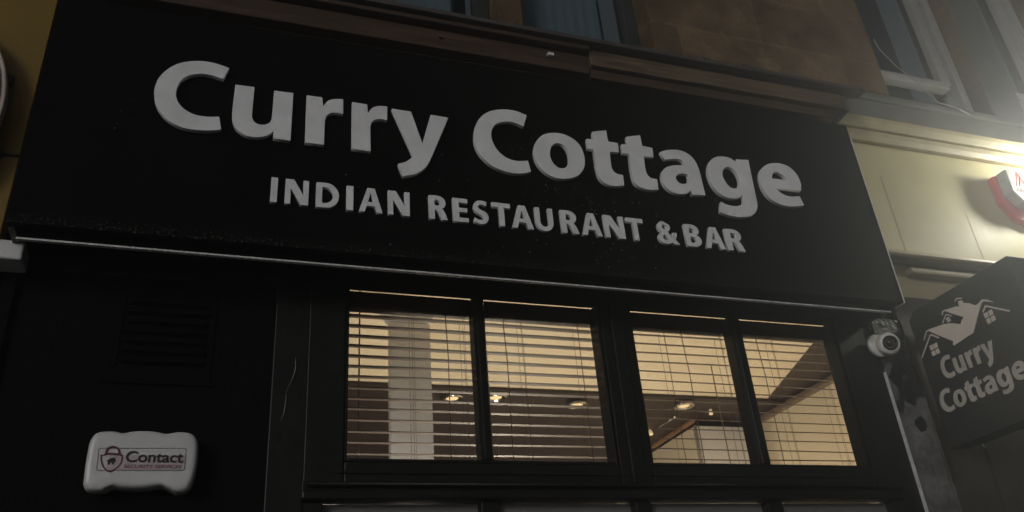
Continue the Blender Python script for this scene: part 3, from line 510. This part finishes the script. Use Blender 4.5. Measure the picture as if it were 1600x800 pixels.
finish('padlock_band', shape_mesh(stroke(P2('band'), .0050), .0008, 0, 'xz', YF-.0028), MT['maroon'], lab)
finish('house_emblem', shape_mesh([P2('house')], .0008, 0, 'xz', YF-.0009), MT['ink'], lab)
c = A['contact']
me = text_mesh('Contact', c[0][0]-.001, c[1][0], c[0][1]-.0008, (c[2][1]-c[0][1])*1.02, .0008, .022, 'xz', YF-.0009)
finish('name_lettering', me, MT['ink'], lab)
c = A['sec']
finish('small_lettering', text_mesh('SECURITY SERVICES', c[0][0], c[1][0], c[0][1]-.0008, (c[2][1]-c[0][1])*.9, .0006, .012, 'xz', YF-.0009), MT['maroon'], lab)

# ------------------------------------------------------------------ projecting house-shaped sign
T = thing('projecting_sign', 'black projecting sign with house roof emblem and the words Curry Cottage', 'sign', (2.80, -.03, 2.69))
XF = 2.75
MB().prism([(-.575,2.40),(-.575,2.981),(-.075,2.981),(-.040,2.95),(-.040,2.40)], 'x', XF, 2.845).build('panel', MT['signblack'], T, bevel=.003)
for zz in (2.50, 2.85): MB().box(2.78, 2.815, -.041, -.001, zz, zz+.03).build('bracket', MT['galv'], T)
em = finish('roof_emblem', shape_mesh([[tuple(p[:2]) for p in DATA['logo']['poly'][0]]], .003, 0, 'yz', XF-.0005), MT['signlogo'], T)
for pts, wd in DATA['logo']['strokes']:
    finish('eaves_line', shape_mesh(stroke(pts, wd), .003, 0, 'yz', XF-.0008), MT['signlogo'], em)
for q in DATA['logo']['wins']:
    P = [Vector(p[:2]) for p in q]
    def bl(u, v): return tuple((P[0]*(1-u)+P[1]*u)*(1-v)+(P[3]*(1-u)+P[2]*u)*v)
    lp = []
    for a, b in ((0,.43),(.57,1)):
        for c_, d_ in ((0,.44),(.56,1)): lp.append([bl(a,c_),bl(b,c_),bl(b,d_),bl(a,d_)])
    finish('emblem_window', shape_mesh(lp, .003, 0, 'yz', XF-.0008), MT['signlogo'], em)
def word(idx, y_left, z_base, s, sx):
    ox = min(p[0] for p in DATA['big'][idx[0]][1][0])
    for i in idx:
        nm, loops = DATA['big'][i]
        lp = [[(y_left+(p[0]-ox)*sx, z_base+(p[1]-3.307)*s) for p in smooth_path(l)] for l in loops]
        finish('letter', shape_mesh(lp, .003, 0, 'yz', XF-.0006), MT['signtext'], T)
word(range(0, 5), .1235, 2.652, .325, .272)
word(range(5, 12), .0655, 2.535, .325, .300)

# ------------------------------------------------------------------ neighbour on the right
T = thing('neighbour_fascia', 'cream painted shop fascia right of the black sign, lit by the lamp', 'fascia', (4.5, -.08, 3.2))
MB().box(2.60, 8.0, -.085, -.013, 3.252, 3.935).build('board', MT['cream'], T)
MB().prism([(-.145,3.905),(-.16,3.935),(-.165,3.958),(-.02,3.975),(-.02,3.905)], 'x', 2.60, 8.0).build('cornice', MT['creamtrim'], T, bevel=.004)
MB().prism([(-.110,3.855),(-.125,3.878),(-.132,3.902),(-.087,3.902),(-.087,3.855)], 'x', 2.60, 8.0).build('bed_moulding', MT['creamtrim'], T, bevel=.004)
for a in (2.815, 3.262, 3.70, 4.3, 4.9, 5.5): MB().box(a, a+.007, -.0860, -.0853, 3.254, 3.68 if a < 2.9 else 3.52).build('joint_strip', MT['creamtrim'], T, bevel=.002)
MB().prism([(-.125,3.222),(-.135,3.232),(-.130,3.250),(-.087,3.250),(-.087,3.222)], 'x', 2.60, 8.0).build('lower_moulding', MT['creamtrim'], T, bevel=.004)
MB().box(2.60, 8.0, -.014, -.001, 3.084, 3.250).build('frieze', MT['creamtrim'], T)
MB().box(2.84, 8.0, -.060, -.016, 3.185, 3.215).build('batten', MT['creamtrim'], T, bevel=.006)

T = thing('neighbour_shopfront', 'dark brown painted shop front below the cream fascia, behind the projecting sign', 'shop front', (5.0, .0, 0))
MB().box(2.7200, 8.0, -.016, .25, .002, 3.082).build('wall', MT['brownwall'], T)
MB().box(2.95, 3.09, -.022, -.001, .003, 2.475).build('pilaster', MT['brownwall'], T, bevel=.008)
MB().box(3.26, 3.42, -.03, -.001, .003, 2.95).build('pilaster', MT['brownwall'], T, bevel=.008)
MB().tube([(2.945,-.012,2.44),(2.965,-.014,2.38),(2.976,-.014,2.30),(2.98,-.014,1.9)], .006, 8).build('conduit', MT['galv'], T, smooth=True)

T = thing('bell_box', 'red and white alarm bell box on the cream fascia at the right edge', 'alarm', (3.60, -.09, 3.55))
MB().prism([(3.486,3.745),(3.53,3.760),(3.80,3.760),(3.83,3.70),(3.80,3.50),(3.62,3.485),(3.545,3.510),(3.482,3.60)], 'y', -.125, -.0856).build('housing', MT['red'], T, bevel=.008)
cv = MB().prism([(3.502,3.752),(3.79,3.764),(3.81,3.69),(3.785,3.560),(3.60,3.553),(3.545,3.572),(3.497,3.625)], 'y', -.183, -.1255).build('cover', MT['dustywhite'], T, bevel=.008)
for q, yy in (([(3.540,3.657),(3.574,3.735),(3.612,3.657)], -.1835), ([(3.560,3.657),(3.585,3.706),(3.606,3.664)], -.1852)):
    finish('peak_emblem', shape_mesh(stroke(q, .007), .0015, 0, 'xz', yy), MT['red'], cv)
finish('lettering', text_mesh('ABS', 3.522, 3.594, 3.622, .026, .0015, .02, 'xz', -.1835), MT['ink'], cv)

# ------------------------------------------------------------------ neighbour on the left
T = thing('yellow_fascia', 'mustard yellow shop fascia at the far left, behind the end of the black sign', 'fascia', (-2.5, 0, 2.9))
MB().box(-5.0, -.66, -.070, -.001, 2.94, 4.55).build('board', MT['yellow'], T, bevel=.003)
MB().box(-5.0, -.66, -.078, -.0705, 3.262, 3.268).build('joint_strip', MT['darktimber'], T)
MB().box(-5.0, -.655, -.03, .25, .002, 2.936).build('wall', MT['render'], T)
MB().box(-.765, -.728, -.090, -.0705, 3.535, 3.565).build('clip', MT['ink'], T)
MB().box(-.740, -.705, -.090, -.0785, 3.255, 3.275).build('clip', MT['ink'], T)
T = thing('oval_sign', 'cream rimmed oval sign cut off by the left edge of the photo', 'sign', (-.97, -.16, 3.35))
def ell(a, b, n=48): return [(-.975+a*math.cos(2*math.pi*k/n), 3.385+b*math.sin(2*math.pi*k/n)) for k in range(n)]
MB().prism(ell(.262,.375), 'y', -.16, -.12).build('rim', MT['cream2'], T, bevel=.006)
MB().prism(ell(.245,.352), 'y', -.168, -.1605).build('face', MT['maroon2'], T, bevel=.002)
MB().prism(ell(.236,.340), 'y', -.171, -.1685).build('inner_rim', MT['cream2'], T, bevel=.001)
MB().prism(ell(.222,.322), 'y', -.174, -.1715).build('centre', MT['maroon2'], T, bevel=.001)
MB().box(-.99, -.96, -.12, -.0705, 3.3, 3.5).build('bracket', MT['galv'], T)
o = MB().box(-.90, -.5780, -.125, -.0315, 2.874, 2.9365).build('shutter_box', MT['whiteplastic'], bevel=.006)
tag(rebase(o, (-.74,-.08,2.874)), 'pale grey box end under the yellow fascia at the left edge', 'box')

# ------------------------------------------------------------------ inside the restaurant
T = thing('dining_room', 'restaurant interior with cream ceiling and dark brown rear ceiling seen through the blinds', 'room', (1.4, 3, 0))
MB().prism([(.0,.10),(3.50,.10),(2.70,.10),(2.90,.71),(3.19,1.60),(.0,1.60)][:1]+[(2.62,.10),(2.90,.71),(3.19,1.60),(-1.2,1.60),(-1.2,.10)], 'z', 3.200, 3.26).build('ceiling', MT['ceil'], T)
MB().prism([(2.622,.10),(2.902,.71),(3.192,1.602),(3.349,1.602),(3.349,.10)], 'z', 3.198, 3.258).build('side_ceiling', MT['brown'], T)
MB().box(-1.2, 3.349, 1.604, 6.4, 3.196, 3.258).build('rear_ceiling', MT['brown'], T)
MB().box(-1.2, 3.349, 1.590, 1.6035, 3.182, 3.1985).build('ceiling_bead', MT['brown'], T)
MB().box(3.352, 3.45, .26, 6.4, .002, 3.26).build('right_wall', MT['ceil'], T)
MB().box(3.310, 3.351, .26, 1.99, 3.150, 3.193).build('ceiling_moulding', MT['cord'], T, bevel=.012)
MB().box(2.905, 3.348, 2.0, 6.4, .002, 3.150).build('rear_partition', MT['column'], T)
MB().box(2.896, 2.904, 2.03, 6.4, .002, 3.150).build('lit_panel', MT['ceil'], T)
MB().box(2.880, 2.904, 2.0, 6.4, 3.172, 3.192).build('copper_trim', MT['copper'], T)
MB().tube([(2.896,1.995,.01),(2.896,1.995,3.15)], .010, 8).build('corner_rail', MT['column'], T, smooth=True)
MB().box(-1.3, -1.201, .26, 6.4, .002, 3.26).build('left_wall', MT['brownwall'], T)
MB().box(-1.2, 2.895, 6.3, 6.4, .002, 3.19).build('back_wall', MT['brownwall'], T)
MB().box(-1.2, 3.35, .26, 6.29, .001, .012).build('floor', MT['brownwall'], T)
MB().box(-.60, 3.345, .252, .258, .002, 2.0).build('window_back', MT['brownwall'], T)
MB().box(-1.2, .25, .252, .258, 2.001, 3.19).build('front_wall', MT['brownwall'], T)
MB().box(2.72, 3.345, .252, .258, 2.001, 3.19).build('front_wall', MT['ceil'], T)

T = thing('column', 'square pale column standing behind the blind of the leftmost upper pane', 'column', (.75, .76, 0))
MB().box(.662, .836, .66, .71, .013, 3.12).build('shaft', MT['column'], T, bevel=.004)
MB().prism([(.662,3.122),(.836,3.122),(.87,3.18),(.87,3.198),(.62,3.198),(.62,3.18)], 'y', .655, .72).build('capital', MT['column'], T, bevel=.004)

def blind(x0, x1, label, tilt, cords, wand, pitch=.0372, zt=2.872):
    t = thing('venetian_blind', label, 'blind', ((x0+x1)/2, .075, 2.90), 'brown venetian blinds behind the upper panes')
    MB().box(x0, x1, .050, .092, 2.880, 2.9425).build('head_rail', MT['slat'], t, bevel=.003)
    s = MB(); n = 18; z = zt-.012
    for k in range(n):
        c_, sn = math.cos(tilt), math.sin(tilt); hw = .0215; pr = []
        for q in range(5):
            u = -hw+2*hw*q/4; cr = .0022*(1-(u/hw)**2); pr.append((.075+u*c_-cr*sn, z+u*sn+cr*c_))
        pr2 = [(a-.0009*-sn, b-.0014) for a, b in pr[::-1]]
        jit = random.uniform(-.0012, .0012)
        s.prism([(a, b+jit) for a, b in pr+pr2], 'x', x0+.003+random.uniform(0,.002), x1-.003)
        s.b.verts.ensure_lookup_table(); j2 = random.uniform(-.0028, .0028)
        for v in s.b.verts[-10:]: v.co.z += j2
        z -= pitch
    s.build('slats', MT['slat'], t)
    for cx in cords:
        c2 = MB(); zb = zt-n*pitch+.01
        for yy in (.053, .097): c2.tube([(cx, yy, 2.878), (cx, yy, zb)], .0008, 5)
        c2.tube([(cx+.012, .075, 2.878), (cx+.012, .075, zb)], .0007, 5)
        c2.build('ladder_cord', MT['cord'], t)
    w_ = MB().tube([(wand, .046, 2.875), (wand+.004, .042, 2.70), (wand-.002, .044, 2.25)], .0016, 6).build('tilt_wand', MT['cord'], t, smooth=True)
    MB().box(x0, x1, .062, .088, zt-n*pitch-.02, zt-n*pitch-.005).build('bottom_rail', MT['slat'], t, bevel=.003)
    return t
blind(.372, .842, 'brown venetian blind in the leftmost upper pane, in front of the pale column', R(8), (.615, .80), .735)
blind(.852, 1.318, 'brown venetian blind in the second upper pane, its lower slats catching the light', R(8), (1.02, 1.245), .95)
blind(1.432, 1.900, 'brown venetian blind in the third upper pane, left of the sloping trim', R(18), (1.61, 1.86), 1.68)
blind(1.912, 2.378, 'brown venetian blind in the rightmost upper pane, before the cream side wall', R(18), (2.10, 2.33), 2.02)

def spot(x, y, label):
    t = thing('ceiling_spotlight', label, 'light', (x, y, 3.196), 'round chrome spotlights on the brown ceiling')
    MB().lathe([(0,.030),(.012,.034),(.014,.058),(.022,.066),(.030,.062),(.031,.048),(.020,.040)], (x, y, 3.195), (0,0,-1), 28).build('ring', MT['chrome'], t, smooth=True)
    MB().lathe([(.014,.036),(.024,.034),(.028,.02),(.029,.002)], (x, y, 3.195), (0,0,-1), 20).build('bulb', MT['bulb'], t, smooth=True)
spot(1.22, 1.72, 'chrome ceiling spotlight seen in the leftmost upper pane')
spot(1.46, 1.68, 'chrome ceiling spotlight seen at the left side of the second upper pane')
spot(1.98, 1.75, 'chrome ceiling spotlight seen at the right side of the second upper pane')
spot(2.66, 1.70, 'chrome ceiling spotlight seen in the third upper pane, nearest the grey partition')
T = thing('spot_bar', 'slim chrome bar with two small spotlights beside the copper trim', 'light', (2.70, 2.1, 3.19))
MB().tube([(2.71,1.90,3.175),(2.705,2.10,3.175)], .008, 8).build('bar', MT['chrome'], T, smooth=True)
MB().lathe([(0,.012),(.03,.022),(.035,.016)], (2.70,2.235,3.193), (0,0,-1), 16).build('lamp_head', MT['bulb'], T, smooth=True)
MB().lathe([(0,.008),(.03,.012),(.035,.010)], (2.905,1.80,3.193), (0,0,-1), 16).build('lamp_head', MT['bulb'], T, smooth=True)

def lamp_light(name, loc, power, col, rad, parent):
    ld = bpy.data.lights.new(name, 'POINT'); ld.energy = power; ld.color = col; ld.shadow_soft_size = rad
    o = bpy.data.objects.new(name, ld); COL.objects.link(o); o.parent = parent; o.location = Vector(loc)-root_of(parent).location; return o
for i, (x, y, z, p) in enumerate([(.48, .34, 1.92, .34), (1.12, .80, 1.35, 1.25), (2.5, 1.1, 1.35, 1.1), (1.7, 2.4, 1.5, 1.5)]):  # unseen lights, added to brighten the ceiling, column and slats
    t = thing('pendant_lamp', ['glowing globe pendant hanging just inside the glass left of the column', 'glowing globe pendant hanging below the second upper pane', 'glowing globe pendant hanging before the cream side wall', 'glowing globe pendant hanging deep in the dining room'][i], 'lamp', (x, y, z), 'globe pendants in the dining room')
    MB().lathe([(-.05,.02),(-.045,.035),(-.02,.052),(.01,.056),(.035,.046),(.05,.025)], (x, y, z), (0,0,1), 24).build('globe', MT['globe'], t, smooth=True)
    MB().tube([(x, y, z+.05), (x, y, 3.19)], .003, 6).build('flex', MT['cord'], t)
    lamp_light('pendant_light', (x, y, z-.0), ROOM_POWER*p, (1.0, .92, .80) if i == 0 else (1.0, .87, .67), .07, t)

# ------------------------------------------------------------------ the wall lamp just past the right edge: the source of the glare
T = thing('street_lamp', 'bright bracket lamp on the wall past the right edge, lighting the cream fascia', 'lamp', (LAMP_LOC[0]+.1, 0, LAMP_LOC[2]+.15))
lx, ly, lz = LAMP_LOC
MB().tube([(lx+.10,-.013,lz+.20),(lx+.10,-.12,lz+.24),(lx+.06,-.40,lz+.22),(lx+.02,ly,lz+.16)], .014, 10).build('bracket', MT['galv'], T, smooth=True)
MB().lathe([(0,.03),(.03,.09),(.07,.11),(.072,.10),(.03,.07)], (lx, ly, lz+.16), (0,0,-1), 28).build('hood', MT['galv'], T, smooth=True)
MB().lathe([(0,.045),(.03,.055),(.07,.05),(.09,.02)], (lx, ly, lz+.07), (0,0,-1), 24).build('lens', MT['lens'], T, smooth=True)
ll = lamp_light('lamp_light', (lx, ly, lz-.06), LAMP_POWER, (1.0, .97, .84), .05, T)

# ------------------------------------------------------------------ haze volume, added to spread the lamp's glare
m = bpy.data.materials.new('haze'); m.use_nodes = True; n, l = nodes_of(m); n.remove(n['Principled BSDF'])
pv = n.new('ShaderNodeVolumePrincipled'); pv.inputs['Color'].default_value = (.93, .96, 1.0, 1); pv.inputs['Density'].default_value = HAZE; pv.inputs['Anisotropy'].default_value = .8
l.new(pv.outputs[0], n['Material Output'].inputs['Volume'])
o = MB().box(-41, 41, -15, 31, -1.4, 9.3).build('haze', m); o['kind'] = 'stuff'; o['label'] = 'thin misty night air'
